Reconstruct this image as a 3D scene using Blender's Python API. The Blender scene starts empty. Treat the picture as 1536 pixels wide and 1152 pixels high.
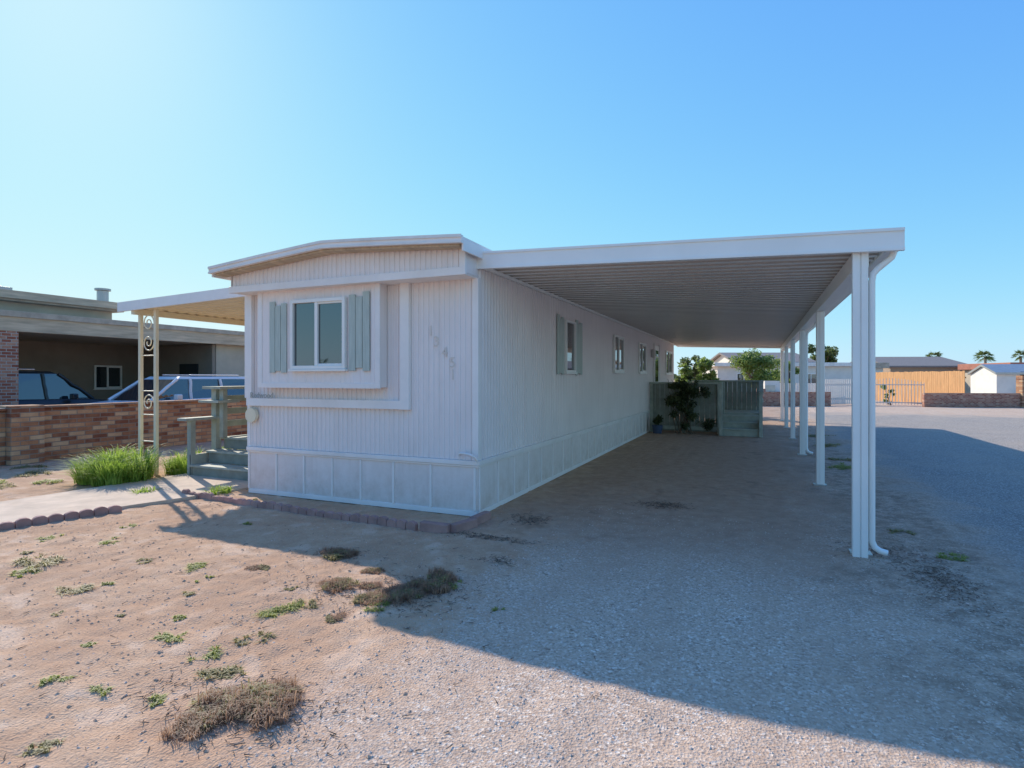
import bpy, bmesh, math, random
from mathutils import Vector, Matrix, noise
random.seed(7)
R=random.random
def U(a,b): return a+(b-a)*random.random()
S=bpy.context.scene
try:
    S.view_settings.view_transform='Standard'; S.view_settings.look='None'; S.view_settings.exposure=0
except Exception: pass
col=S.collection
# ------------------------------------------------------------------ materials
class N:
    def __init__(s,name):
        s.m=bpy.data.materials.new(name); s.m.use_nodes=True
        s.t=s.m.node_tree; s.b=s.t.nodes['Principled BSDF']
    def n(s,ty,**k):
        x=s.t.nodes.new(ty)
        for a,v in k.items(): setattr(x,a,v)
        return x
    def l(s,a,b): s.t.links.new(a,b)
    def pos(s): return s.n('ShaderNodeNewGeometry').outputs['Position']
    def obj(s): return s.n('ShaderNodeTexCoord').outputs['Object']
    def noise(s,vec,scale,detail=3,rough=.55,stretch=None):
        if stretch:
            mp=s.n('ShaderNodeMapping'); mp.inputs['Scale'].default_value=stretch; s.l(vec,mp.inputs['Vector']); vec=mp.outputs[0]
        x=s.n('ShaderNodeTexNoise'); x.inputs['Scale'].default_value=scale; x.inputs['Detail'].default_value=detail
        x.inputs['Roughness'].default_value=rough; s.l(vec,x.inputs['Vector']); return x.outputs['Fac']
    def ramp(s,fac,stops):
        r=s.n('ShaderNodeValToRGB'); e=r.color_ramp.elements
        while len(e)<len(stops): e.new(.5)
        for i,(p,c) in enumerate(stops):
            e[i].position=p; e[i].color=(c[0],c[1],c[2],1) if hasattr(c,'__len__') else (c,c,c,1)
        s.l(fac,r.inputs[0]); return r.outputs[0]
    def mix(s,f,a,b,mode='MIX'):
        x=s.n('ShaderNodeMix',data_type='RGBA',blend_type=mode)
        for sock,v in ((x.inputs[0],f),(x.inputs[6],a),(x.inputs[7],b)):
            if hasattr(v,'is_output'): s.l(v,sock)
            elif hasattr(v,'__len__'): sock.default_value=(v[0],v[1],v[2],1)
            else: sock.default_value=v
        return x.outputs[2]
    def math(s,op,a,b=0.,c=0.,clamp=False):
        x=s.n('ShaderNodeMath',operation=op); x.use_clamp=clamp
        for i,v in enumerate((a,b,c)):
            if hasattr(v,'is_output'): s.l(v,x.inputs[i])
            else: x.inputs[i].default_value=v
        return x.outputs[0]
    def bump(s,h,strength=.3,dist=.01,prev=None):
        x=s.n('ShaderNodeBump'); x.inputs['Strength'].default_value=strength; x.inputs['Distance'].default_value=dist
        s.l(h,x.inputs['Height'])
        if prev is not None: s.l(prev,x.inputs['Normal'])
        return x.outputs[0]
    def base(s,c): s.l(c,s.b.inputs['Base Color'])
def sc(c,k): return tuple(min(1,x*k) for x in c)
def M(name,c,rough=.6,var=.12,scale=3.,bump=0.,bscale=40.,metal=0.,spec=.5,stretch=None,dirt=None):
    w=N(name); p=w.obj()
    f=w.noise(p,scale,3,.6,stretch)
    colr=w.ramp(f,[(.3,sc(c,1-var)),(.7,sc(c,1+var))])
    if dirt:
        f2=w.noise(p,1.3,5,.7,(1,1,.5)); k=w.ramp(f2,[(.52,0.),(.75,1.)])
        k2=w.math('MULTIPLY',k,dirt[1]); colr=w.mix(k2,colr,dirt[0])
    w.base(colr); w.b.inputs['Roughness'].default_value=rough; w.b.inputs['Metallic'].default_value=metal
    w.b.inputs['Specular IOR Level'].default_value=spec
    if bump:
        w.l(w.bump(w.noise(p,bscale,3,.6,stretch),bump,.01),w.b.inputs['Normal'])
    return w.m
def glass(name,c=(.02,.028,.035),rough=.03):
    w=N(name); w.b.inputs['Base Color'].default_value=(*c,1); w.b.inputs['Roughness'].default_value=rough
    w.b.inputs['Specular IOR Level'].default_value=1.0; w.b.inputs['IOR'].default_value=1.7; w.b.inputs['Coat Weight'].default_value=.6; w.b.inputs['Coat Roughness'].default_value=.02
    p=w.obj(); w.l(w.bump(w.noise(p,1.5,2),.02,.02),w.b.inputs['Normal'])
    return w.m
def siding_mat(name,c):
    w=N(name); p=w.pos()
    sep=w.n('ShaderNodeSeparateXYZ'); w.l(p,sep.inputs[0])
    f=w.noise(p,1.2,4,.6); cc=w.ramp(f,[(.3,sc(c,.95)),(.7,sc(c,1.03))])
    st=w.noise(p,2.2,4,.65,(5,5,.35)); cc=w.mix(w.math('MULTIPLY',w.ramp(st,[(.5,0.),(.8,1.)]),.25),cc,(.58,.49,.42))
    low=w.n('ShaderNodeMapRange'); low.inputs['From Min'].default_value=.75; low.inputs['From Max'].default_value=.0
    w.l(sep.outputs[2],low.inputs[0]); lo=w.math('MULTIPLY',low.outputs[0],w.ramp(w.noise(p,5,4,.7),[(.3,.1),(.75,.75)]))
    cc=w.mix(lo,cc,(.54,.41,.32)); w.base(cc); w.b.inputs['Roughness'].default_value=.5
    return w.m
def brick_mat(name,c1,c2,c3,mortar,bw=.2,rh=.075):
    w=N(name); p=w.pos(); sep=w.n('ShaderNodeSeparateXYZ'); w.l(p,sep.inputs[0])
    cb=w.n('ShaderNodeCombineXYZ'); w.l(w.math('ADD',sep.outputs[0],sep.outputs[1]),cb.inputs[0]); w.l(sep.outputs[2],cb.inputs[1])
    b=w.n('ShaderNodeTexBrick'); w.l(cb.outputs[0],b.inputs['Vector'])
    b.inputs['Scale'].default_value=1; b.inputs['Brick Width'].default_value=bw; b.inputs['Row Height'].default_value=rh
    b.inputs['Mortar Size'].default_value=.009; b.inputs['Mortar Smooth'].default_value=.2; b.inputs['Bias'].default_value=0
    b.inputs['Color1'].default_value=(0,0,0,1); b.inputs['Color2'].default_value=(1,1,1,1); b.inputs['Mortar'].default_value=(.5,.5,.5,1)
    f=w.noise(p,5,4,.7); k=w.math('ADD',w.math('MULTIPLY',b.outputs['Color'],.8),w.math('MULTIPLY_ADD',f,.7,-.25))
    bc=w.ramp(k,[(.1,c1),(.5,c2),(.95,c3)])
    cc=w.mix(b.outputs['Fac'],bc,mortar)
    w.base(cc); w.b.inputs['Roughness'].default_value=.9
    h=w.math('SUBTRACT',w.noise(p,45,3),w.math('MULTIPLY',b.outputs['Fac'],1.5))
    w.l(w.bump(h,.7,.015),w.b.inputs['Normal']); return w.m
def leaf_mat(name,a,b,scale=2.5):
    w=N(name); p=w.pos(); f=w.noise(p,scale,3,.7)
    w.base(w.ramp(f,[(.3,a),(.7,b)])); w.b.inputs['Roughness'].default_value=.6
    tr=w.n('ShaderNodeBsdfTranslucent'); w.l(w.ramp(f,[(.3,sc(a,1.6)),(.7,sc(b,1.6))]),tr.inputs[0])
    mx=w.n('ShaderNodeMixShader'); mx.inputs[0].default_value=.4
    out=w.t.nodes['Material Output']; w.l(w.b.outputs[0],mx.inputs[1]); w.l(tr.outputs[0],mx.inputs[2]); w.l(mx.outputs[0],out.inputs[0])
    return w.m
WALL=siding_mat('painted_siding',(.91,.82,.785))
TRIM=M('white_trim',(.92,.85,.81),.45,.05,2,.0,20,dirt=((.55,.46,.38),.2))
ROOFW=M('roof_coating',(.85,.80,.75),.6,.08,3,.15,30,dirt=((.4,.34,.28),.4))
ALU=M('white_enamel',(.93,.89,.84),.35,.03,2)
PAN=M('pan_enamel',(.96,.91,.84),.35,.02,.8); PAN_SHADE=M('pan_web_painted_shade',(.42,.37,.33),.5,.08,2)  # second pan colour is darkened to paint shade lines on the ribs
CREAM=M('cream_enamel',(.88,.76,.55),.45,.06,2,dirt=((.5,.4,.25),.4))
SAGE=M('sage_paint',(.50,.55,.49),.6,.1,6,.15,60,stretch=(6,6,.6))
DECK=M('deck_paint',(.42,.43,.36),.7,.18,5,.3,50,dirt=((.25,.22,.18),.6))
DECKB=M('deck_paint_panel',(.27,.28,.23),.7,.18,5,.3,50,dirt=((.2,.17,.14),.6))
DARK=M('dark_gap',(.03,.03,.03),.9)
GL=glass('window_glass'); VINYL=M('window_vinyl',(.90,.87,.82),.4,.03)
NUM=M('number_paint',(.80,.705,.63),.6)
CONC=M('concrete',(.64,.49,.37),.9,.15,3,.5,80,dirt=((.50,.35,.24),.7))
EDGE=M('edging_block',(.42,.24,.205),.9,.25,4,.6,60,dirt=((.50,.34,.25),.6))
BRK=brick_mat('slump_brick',(.24,.085,.045),(.50,.24,.12),(.66,.45,.27),(.30,.24,.19),.30,.088)
BRKR=brick_mat('red_brick',(.32,.09,.05),(.46,.16,.09),(.60,.33,.22),(.50,.43,.37))
STUC=M('stucco_beige',(.52,.44,.34),.9,.1,2,.3,60)
STUC_SHADE=M('stucco_painted_shade',(.29,.235,.185),.9,.1,2,.3,60)  # stucco darkened in colour for the shade inside the neighbour's carport
FASC=M('weathered_fascia',(.56,.43,.30),.8,.25,3,.3,30,stretch=(4,.4,4))
ROOFG=M('roof_gravel',(.46,.38,.30),.95,.2,4,.5,60)
METALG=M('galvanised',(.46,.45,.43),.4,.1,3,metal=.6)
SHING=M('shingle',(.24,.21,.20),.95,.2,12,.4,40)
TAN=M('tan_wall',(.38,.28,.21),.9,.08,2)
PALE=M('pale_wall',(.76,.71,.65),.85,.06,2)
CEDAR=M('cedar_boards',(.66,.35,.15),.75,.22,3,.3,20,stretch=(5,5,.4))
IRON=M('iron_white',(.64,.60,.56),.6,.1)
RUST=M('red_roof',(.40,.15,.10),.7,.15,2)
BARK=M('bark',(.16,.115,.08),.95,.25,6,.7,30,stretch=(2,2,.4))
PALMB=M('palm_bark',(.24,.18,.13),.95,.25,6)
RUB=M('rubber',(.02,.02,.02),.85); CHR=M('chrome_trim',(.55,.56,.58),.2,.03,metal=.9)
CARW=M('white_car_paint',(.78,.75,.74),.25,.02); CARD=M('dark_car_paint',(.035,.033,.035),.22,.05)
LAMP=M('headlamp',(.6,.62,.64),.15,.05); RED=M('tail_lamp',(.35,.02,.02),.2,.05)
SOIL=M('root_soil',(.38,.23,.15),.95,.2,20,.8,60)
LG=leaf_mat('leaves_olive',(.055,.085,.02),(.17,.20,.06)); LG2=leaf_mat('leaves_bright',(.09,.15,.03),(.26,.32,.08))
LD=leaf_mat('leaves_dark',(.035,.05,.018),(.13,.145,.055)); GRASSG=leaf_mat('grass_green',(.16,.27,.03),(.40,.50,.10),6)
WEEDG=leaf_mat('weed_green',(.20,.235,.05),(.42,.42,.13),10); DEADW=leaf_mat('weed_dead',(.20,.11,.07),(.50,.33,.22),12)
WEEDO=leaf_mat('weed_olive',(.19,.165,.07),(.42,.36,.17),12)
PEB=M('pebble_stone',(.64,.50,.40),.9,.35,9); CLOD=M('dirt_clod',(.60,.39,.26),.95,.12,9)
# ------------------------------------------------------------------ geometry helpers
def empty(name,loc=(0,0,0),rz=0):
    e=bpy.data.objects.new(name,None); col.objects.link(e); e.location=loc; e.rotation_euler=(0,0,rz); e.empty_display_size=.3; return e
def mesh(name,vs,fs,mat,parent=None,smooth=False):
    me=bpy.data.meshes.new(name); me.from_pydata([tuple(v) for v in vs],[],fs); me.materials.append(mat)
    if smooth: me.polygons.foreach_set('use_smooth',[True]*len(me.polygons))
    me.update(); o=bpy.data.objects.new(name,me); col.objects.link(o)
    if parent: o.parent=parent
    return o
def box(name,x0,x1,y0,y1,z0,z1,mat,parent=None,bev=.004):
    x0,x1=sorted((x0,x1)); y0,y1=sorted((y0,y1)); z0,z1=sorted((z0,z1))
    v=[(x0,y0,z0),(x1,y0,z0),(x1,y1,z0),(x0,y1,z0),(x0,y0,z1),(x1,y0,z1),(x1,y1,z1),(x0,y1,z1)]
    f=[(0,3,2,1),(4,5,6,7),(0,1,5,4),(1,2,6,5),(2,3,7,6),(3,0,4,7)]
    o=mesh(name,v,f,mat,parent)
    if bev:
        b=o.modifiers.new('b','BEVEL'); b.width=min(bev,.3*min(x1-x0,y1-y0,z1-z0)); b.segments=2
    return o
def hexa(name,pts,mat,parent=None):
    return mesh(name,pts,[(0,3,2,1),(4,5,6,7),(0,1,5,4),(1,2,6,5),(2,3,7,6),(3,0,4,7)],mat,parent)
FR=lambda y0:(lambda u,d,z:(u,y0-d,z))
SD=lambda x0:(lambda u,d,z:(x0+d,u,z))
def mb(mp,name,u0,u1,z0,z1,d0,d1,mat,parent,bev=.004):
    a=mp(u0,d0,z0); b=mp(u1,d1,z1); return box(name,a[0],b[0],a[1],b[1],a[2],b[2],mat,parent,bev)
def ribbed(name,mp,u0,u1,z0,z1,mat,parent,pitch=.08,dep=.014):
    n=max(1,round((u1-u0)/pitch)); p=(u1-u0)/n; prof=[]
    for i in range(n):
        b=u0+i*p; prof+= [(b,0),(b+p*.52,0),(b+p*.62,dep),(b+p*.9,dep)]
    prof.append((u1,0)); vs=[];fs=[]
    for u,d in prof:
        zt=z1(u) if callable(z1) else z1; vs.append(mp(u,d,z0)); vs.append(mp(u,d,zt))
    for i in range(len(prof)-1): fs.append((2*i,2*i+2,2*i+3,2*i+1))
    return mesh(name,vs,fs,mat,parent)
def tube(name,pts,r,mat,parent=None,res=3):
    c=bpy.data.curves.new(name,'CURVE'); c.dimensions='3D'; c.bevel_depth=r; c.bevel_resolution=res; c.resolution_u=6
    s=c.splines.new('POLY'); s.points.add(len(pts)-1)
    for i,p in enumerate(pts): s.points[i].co=(*p,1)
    c.materials.append(mat); o=bpy.data.objects.new(name,c); col.objects.link(o)
    if parent:o.parent=parent
    return o
def cyl(name,cx,cy,cz,r,h,mat,parent=None,axis='z',seg=24,r2=None):
    bm=bmesh.new(); bmesh.ops.create_cone(bm,cap_ends=True,segments=seg,radius1=r,radius2=r if r2 is None else r2,depth=h)
    if axis=='x': bmesh.ops.rotate(bm,matrix=Matrix.Rotation(math.pi/2,3,'Y'),verts=bm.verts)
    if axis=='y': bmesh.ops.rotate(bm,matrix=Matrix.Rotation(math.pi/2,3,'X'),verts=bm.verts)
    bmesh.ops.translate(bm,vec=(cx,cy,cz),verts=bm.verts)
    me=bpy.data.meshes.new(name); bm.to_mesh(me); bm.free(); me.materials.append(mat)
    o=bpy.data.objects.new(name,me); col.objects.link(o)
    if parent:o.parent=parent
    return o
# ------------------------------------------------------------------ ground
def lines(a,b,step,lo,hi):
    L=[]; x=a
    while x<b+1e-6: L.append(x); x+=step
    s=step; x=L[-1]
    while x<hi: s*=1.28; x+=s; L.append(min(x,hi))
    s=step; x=L[0]; 
    while x>lo: s*=1.28; x-=s; L.insert(0,max(x,lo))
    return L
GX=lines(-6.5,6.,.035,-2500,2500); GY=lines(-5.5,3.2,.035,-2500,2500)
def gh(x,y):
    d=max(abs(x),abs(y)); 
    if d>60: return 0.
    h=.018*noise.noise(Vector((x*1.1,y*1.1,3)))+.011*noise.noise(Vector((x*4,y*4,1)))
    k=1. if x<1.2 else .55
    h+=k*.011*noise.noise(Vector((x*11,y*11,7)))
    return h*max(0,min(1,(60-d)/30))-.004
vs=[(x,y,gh(x,y)) for y in GY for x in GX]; nx=len(GX); fs=[]
for j in range(len(GY)-1):
    for i in range(nx-1): a=j*nx+i; fs.append((a,a+1,a+1+nx,a+nx))
w=N('desert_ground'); p=w.pos(); sep=w.n('ShaderNodeSeparateXYZ'); w.l(p,sep.inputs[0]); X=sep.outputs[0];Y=sep.outputs[1]
n1=w.noise(p,.8,4,.6); n2=w.noise(p,6,4,.65); n3=w.noise(p,62,3,.75)
dirt=w.ramp(n2,[(.25,(.53,.32,.20)),(.5,(.635,.41,.265)),(.78,(.73,.51,.355))])
dirt=w.mix(w.ramp(w.noise(p,3.2,2,.5),[(.58,0.),(.63,.5)]),dirt,(.77,.56,.41))
dirt=w.mix(w.ramp(n1,[(.38,.6),(.6,0.)]),dirt,(.48,.285,.18))
dirt=w.mix(w.ramp(n3,[(.32,.6),(.45,0.)]),dirt,(.30,.18,.115))
vor=w.n('ShaderNodeTexVoronoi'); vor.inputs['Scale'].default_value=72; w.l(p,vor.inputs['Vector'])
vc=w.n('ShaderNodeSeparateColor'); w.l(vor.outputs['Color'],vc.inputs[0])
grav=w.ramp(vc.outputs[0],[(0.,(.31,.21,.155)),(.35,(.60,.44,.33)),(.8,(.68,.52,.40)),(1.,(.97,.86,.74))])
grav=w.mix(w.ramp(n2,[(.35,.6),(.65,.1)]),grav,(.65,.46,.33))
grav=w.mix(w.ramp(n3,[(.32,.6),(.45,0.)]),grav,(.32,.225,.165))
stk=w.noise(p,1.1,4,.65,(1.6,.28,1)); grav=w.mix(w.ramp(stk,[(.45,0.),(.65,.5)]),grav,(.56,.38,.27))
road=w.ramp(vc.outputs[1],[(0.,(.24,.205,.175)),(.6,(.36,.31,.27)),(1.,(.60,.54,.48))])
road=w.mix(w.ramp(n1,[(.4,0.),(.7,.5)]),road,(.48,.385,.31))
def smooth(v,a,b):
    r=w.n('ShaderNodeMapRange'); r.interpolation_type='SMOOTHSTEP'; r.inputs['From Min'].default_value=a; r.inputs['From Max'].default_value=b; w.l(v,r.inputs[0]); return r.outputs[0]
xn=w.math('ADD',X,w.math('MULTIPLY_ADD',w.noise(p,1.4,4,.65),2.2,-1.1))
c=w.mix(smooth(xn,.7,1.5),dirt,grav)
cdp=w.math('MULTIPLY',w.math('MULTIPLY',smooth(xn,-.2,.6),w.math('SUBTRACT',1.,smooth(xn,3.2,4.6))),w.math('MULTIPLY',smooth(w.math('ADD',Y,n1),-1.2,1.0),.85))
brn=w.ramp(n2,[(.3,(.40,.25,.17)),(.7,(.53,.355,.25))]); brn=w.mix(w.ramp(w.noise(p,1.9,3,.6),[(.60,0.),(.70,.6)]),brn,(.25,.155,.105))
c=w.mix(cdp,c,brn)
xr=w.math('ADD',X,w.math('MULTIPLY_ADD',n1,2.4,-1.2))
m_road=w.math('MULTIPLY',smooth(xr,4.7,5.6),w.math('SUBTRACT',1.,smooth(w.math('ADD',Y,w.math('MULTIPLY_ADD',n1,6,-3)),22,26)))
c=w.mix(m_road,c,road)
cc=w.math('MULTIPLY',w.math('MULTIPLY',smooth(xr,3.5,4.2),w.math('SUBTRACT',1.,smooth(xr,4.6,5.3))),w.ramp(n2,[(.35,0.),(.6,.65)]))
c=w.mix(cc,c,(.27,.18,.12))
w.base(c); w.b.inputs['Roughness'].default_value=.95; w.b.inputs['Specular IOR Level'].default_value=.1
b1=w.bump(vor.outputs['Distance'],.45,.011); b2=w.bump(n3,.6,.013,b1); w.l(b2,w.b.inputs['Normal'])
mesh('ground',vs,fs,w.m,None,True)
def stones(name,n,fn,mat,smin,smax,pw=4):
    vs=[];fs=[]
    for _ in range(n):
        x,y=fn(); s=smin+(smax-smin)*R()**pw; b=len(vs); z=gh(x,y)+s*.1; a0=U(0,6.28)
        for k in range(4):
            a=a0+k*1.57+U(-.3,.3); vs.append((x+s*U(.7,1.2)*math.cos(a),y+s*U(.7,1.2)*math.sin(a),z+U(-.1,.1)*s))
        vs.append((x+U(-.2,.2)*s,y+U(-.2,.2)*s,z+s*U(.35,.65))); vs.append((x,y,z-s*.5))
        for k in range(4): fs.append((b+k,b+(k+1)%4,b+4)); fs.append((b+(k+1)%4,b+k,b+5))
    return mesh(name,vs,fs,mat)
def pf():
    while True:
        x=U(-1.5,6.2); y=-5.4+R()**1.5*6.5
        if x<.05 and y>-.2: continue
        if y>-.8 and R()<.7: continue
        if x>.9 or R()<.12: return x,y
stones('gravel',40000,pf,PEB,.003,.011,3.5)
def pd():
    while True:
        x=U(-5.5,1.6); y=-5.2+R()**1.2*4.6
        if noise.noise(Vector((x*1.6,y*1.6,5)))>-.1 or R()<.3: return x,y
stones('dirt_clods',9000,pd,CLOD,.003,.016,5)
# ------------------------------------------------------------------ mobile home
H=empty('mobile_home')
def arc(x):
    t=(x+1.83)/1.93
    return 3.075+.14*(1-abs(t)**1.1)+.03*t
box('core_walls',-3.59,-.03,.03,17.0,.02,2.97,WALL,H,0)
F=FR(0.); Sd=SD(0.)
ribbed('front_siding',F,-3.61,0,.655,2.79,WALL,H,.072,.014)
ribbed('side_siding',Sd,0,17.03,.655,3.04,WALL,H,.085,.018)
ribbed('left_siding',lambda u,d,z:(-3.61-d,u,z),0,17.03,.655,3.04,WALL,H,.085,.016)
mb(FR(17.03),'rear_wall',-3.61,0,.02,3.04,-.02,.0,WALL,H)
box('corner_trim',-.055,.024,-.022,.055,.655,2.79,TRIM,H,.003); box('corner_trim_l',-3.632,-3.57,-.022,.05,.655,2.79,TRIM,H,.003)
mb(F,'belt_front',-3.63,.03,.60,.652,-.01,.04,TRIM,H); mb(F,'belt_lip',-3.63,.03,.575,.597,-.01,.025,TRIM,H)
mb(Sd,'belt_side',-.028,17.03,.602,.653,-.01,.042,TRIM,H); mb(Sd,'belt_lip_s',-.02,17.03,.577,.598,-.01,.027,TRIM,H)
mb(F,'skirt_front',-3.61,.0,.03,.58,-.02,.008,WALL,H,0); mb(Sd,'skirt_side',0,17.03,.03,.58,-.02,.008,WALL,H,0)
mb(F,'skirt_foot',-3.61,.012,.0,.06,.008,.02,TRIM,H); mb(Sd,'skirt_foot_s',-.01,17.03,.0,.06,.009,.021,TRIM,H)
for i,u in enumerate([-3.6,-3.09,-2.6,-2.12,-1.66,-1.16,-.62,-.025]): mb(F,'skirt_batten',u-.014,u+.014,.062,.572,.008,.026,TRIM,H)
y=.03
while y<17: mb(Sd,'skirt_batten',y-.014,y+.014,.062,.574,.008,.026,TRIM,H); y+=.52
BY=FR(-.18)
box('bay_body',-3.23,-1.25,-.17,-.02,1.5,2.79,WALL,H,.006)
ribbed('bay_siding',BY,-3.17,-1.31,1.55,2.78,WALL,H,.155,.008)
mb(FR(-.17),'bay_edge_r',-1.31,-1.235,1.49,2.79,0,.025,TRIM,H); mb(FR(-.17),'bay_edge_l',-3.245,-3.17,1.49,2.79,0,.025,TRIM,H)
mb(FR(-.17),'bay_edge_b',-3.17,-1.31,1.488,1.555,0,.024,TRIM,H)
mb(F,'surround_r',-1.03,-.9,1.23,2.79,0,.07,TRIM,H); mb(F,'surround_b',-3.6,-1.03,1.232,1.34,0,.068,TRIM,H); mb(F,'surround_l',-3.63,-3.5,1.34,2.79,0,.069,TRIM,H)
def window(mp,u0,u1,z0,z1,fw=.045,mull=True,par=H):
    mb(mp,'window_glass',u0+fw,u1-fw,z0+fw,z1-fw,.0,.012,GL,par,0)
    for n,a in (('l',(u0,u0+fw,z0,z1)),('r',(u1-fw,u1,z0,z1)),('b',(u0+fw,u1-fw,z0,z0+fw)),('t',(u0+fw,u1-fw,z1-fw,z1))):
        mb(mp,'window_frame_'+n,*a,0,.05,VINYL,par)
    if mull:
        m=(u0+u1)/2-.02; mb(mp,'window_mullion',m-.025,m+.025,z0+fw,z1-fw,.0,.04,VINYL,par)
        mb(mp,'sash',m+.025,u1-fw,z0+fw,z0+fw+.025,.0,.03,VINYL,par);mb(mp,'sash',m+.025,u1-fw,z1-fw-.025,z1-fw,.0,.03,VINYL,par)
    mb(mp,'window_sill',u0-.02,u1+.02,z0-.03,z0-.002,0,.065,VINYL,par)
def shutter(mp,u0,u1,z0,z1,tall=0,par=H):
    w3=(u1-u0-.016)/3
    for i in range(3):
        a=u0+i*(w3+.008); dz=(.03 if i==1 else 0)
        mb(mp,'shutter_board',a,a+w3,z0+dz-U(0,.02),z1-dz+(.03 if i==tall else 0),.008,.026,SAGE,par,.003)
    for z in (z0+.2,z1-.22): mb(mp,'shutter_batten',u0+.01,u1-.01,z,z+.05,.0,.008,SAGE,par,.003)
BW=FR(-.188)
window(BW,-2.63,-1.735,1.735,2.64)
shutter(BW,-3.01,-2.72,1.70,2.61); shutter(BW,-1.69,-1.38,1.72,2.66,2)
W=SD(.02)
window(W,3.2,3.75,1.72,2.60,.035,False); shutter(W,2.80,3.14,1.69,2.63); shutter(W,3.82,4.22,1.69,2.63)
window(W,6.74,7.75,1.76,2.60); window(W,9.7,10.75,1.76,2.60); window(W,14.7,16.3,1.76,2.60)
mb(W,'door_panel',12.2,13.15,.75,2.65,0,.03,VINYL,H); mb(W,'door_glass',12.35,13.0,1.5,2.5,.03,.036,GL,H,0)
for u in (12.14,13.15): mb(W,'door_frame',u,u+.06,.7,2.71,0,.06,TRIM,H)
box('porch_lamp',.03,.14,11.75,11.9,2.25,2.5,IRON,H,.02)
box('nose_soffit',-3.6,.0,-.30,-.003,2.78,2.80,TRIM,H)
ribbed('nose_siding',FR(-.31),-3.58,.0,2.86,lambda u:arc(u)-.05,WALL,H,.072,.014)
mb(FR(-.31),'nose_trim',-3.62,.022,2.775,2.865,-.01,.03,TRIM,H)
for x in (-3.61,-.005): box('nose_cheek',x,x+.012,-.312,.0,2.8,3.06,WALL,H,0)
mb(FR(-.31),'nose_corner',-.06,.018,2.865,3.06,-.01,.022,TRIM,H)
def roofstrip(name,ya,yb,t0,t1,x0,x1,mat,n=28):
    vs=[];fs=[]
    for i in range(n+1):
        x=x0+(x1-x0)*i/n; z=arc(max(-3.74,min(.1,x)))
        vs+=[(x,ya,z+t0),(x,ya,z+t1),(x,yb,z+t1),(x,yb,z+t0)]
    for i in range(n):
        a=4*i;b=a+4
        for k in range(4): fs.append((a+k,a+(k+1)%4,b+(k+1)%4,b+k))
    fs.append((0,3,2,1)); fs.append((4*n,4*n+1,4*n+2,4*n+3)); return mesh(name,vs,fs,mat,H)
roofstrip('roof_deck',-.50,17.3,-.015,.055,-3.72,.06,ROOFW)
roofstrip('roof_fascia',-.545,-.503,-.03,.055,-3.75,.085,TRIM)
roofstrip('roof_fascia_lip',-.56,-.546,.03,.062,-3.75,.085,ROOFW)
roofstrip('roof_fascia_drip',-.556,-.546,-.03,-.008,-3.75,.085,ROOFW)
box('eave_rail',.062,.085,-.50,17.3,3.0,3.13,TRIM,H); box('eave_rail_l',-3.75,-3.722,-.50,17.3,2.98,3.07,TRIM,H)
roofstrip('roof_under_edge',-.49,-.33,-.055,-.016,-3.68,.03,FASC)
for yy in (4,9,13): cyl('roof_vent',-1.8,yy,3.32,.09,.2,METALG,H)
def text(s,mp_loc,size,rot,name,par,mat=NUM,ext=.003):
    c=bpy.data.curves.new(name,'FONT'); c.body=s; c.size=size; c.extrude=ext
    o=bpy.data.objects.new(name,c); col.objects.link(o); c.materials.append(mat); o.location=mp_loc; o.rotation_euler=rot; o.parent=par; return o
for ch,x,z in (('1',-.66,2.13),('3',-.585,2.00),('4',-.47,1.87),('5',-.365,1.745),('1',-.36,1.60)):
    text(ch,(x,-.018,z),.18,(math.pi/2,0,0),'house_number',H)
text('Redwood',(-3.52,-.072,1.345),.11,(math.pi/2,0,0),'name_script',H,METALG)
cyl('meter_disc',-3.50,-.06,1.10,.10,.05,CREAM,H,'y',40)
tube('service_pipe',[(-.22,-.03,.72),(-.16,-.10,.745),(-.05,-.12,.74),(.02,-.10,.71),(.03,-.06,.66)],.016,TRIM,H)
# ------------------------------------------------------------------ carport
C=empty('carport')
def cz(x): return 3.075-.036*x
Y0,Y1=0.02,18.1
XE=4.19
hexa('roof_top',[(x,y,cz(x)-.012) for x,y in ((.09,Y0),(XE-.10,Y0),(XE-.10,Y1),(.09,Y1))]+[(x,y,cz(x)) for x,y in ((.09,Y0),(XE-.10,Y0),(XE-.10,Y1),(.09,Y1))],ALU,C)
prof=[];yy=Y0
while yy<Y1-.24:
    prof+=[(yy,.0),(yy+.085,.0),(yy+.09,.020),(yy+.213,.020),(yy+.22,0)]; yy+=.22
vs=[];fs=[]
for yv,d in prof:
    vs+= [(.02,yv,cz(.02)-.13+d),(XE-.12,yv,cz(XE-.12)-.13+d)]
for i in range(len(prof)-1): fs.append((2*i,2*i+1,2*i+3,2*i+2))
pn=mesh('ceiling_pans',vs,fs,PAN,C); pn.data.materials.append(PAN_SHADE)
for i,f in enumerate(pn.data.polygons): f.material_index=1 if i%5==3 else 0  # rib faces towards the camera get the painted shade colour
def slopebar(name,x0,x1,y0,y1,t0,t1,mat,par,f):
    return hexa(name,[(x0,y0,f(x0)+t0),(x1,y0,f(x1)+t0),(x1,y1,f(x1)+t0),(x0,y1,f(x0)+t0),(x0,y0,f(x0)+t1),(x1,y0,f(x1)+t1),(x1,y1,f(x1)+t1),(x0,y1,f(x0)+t1)],mat,par)
slopebar('front_fascia',.0,XE,Y0-.035,Y0-.004,-.185,.012,ALU,C,cz)
slopebar('front_fascia_lip',.0,XE,Y0-.05,Y0-.036,-.185,-.16,ALU,C,cz)
slopebar('front_fascia_cap',.0,XE,Y0-.047,Y0-.036,-.012,.014,ALU,C,cz)
slopebar('rear_fascia',.0,XE,Y1+.003,Y1+.033,-.185,.012,ALU,C,cz)
slopebar('wall_hanger',.025,.06,Y0,Y1,-.17,-.132,ALU,C,cz)
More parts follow.
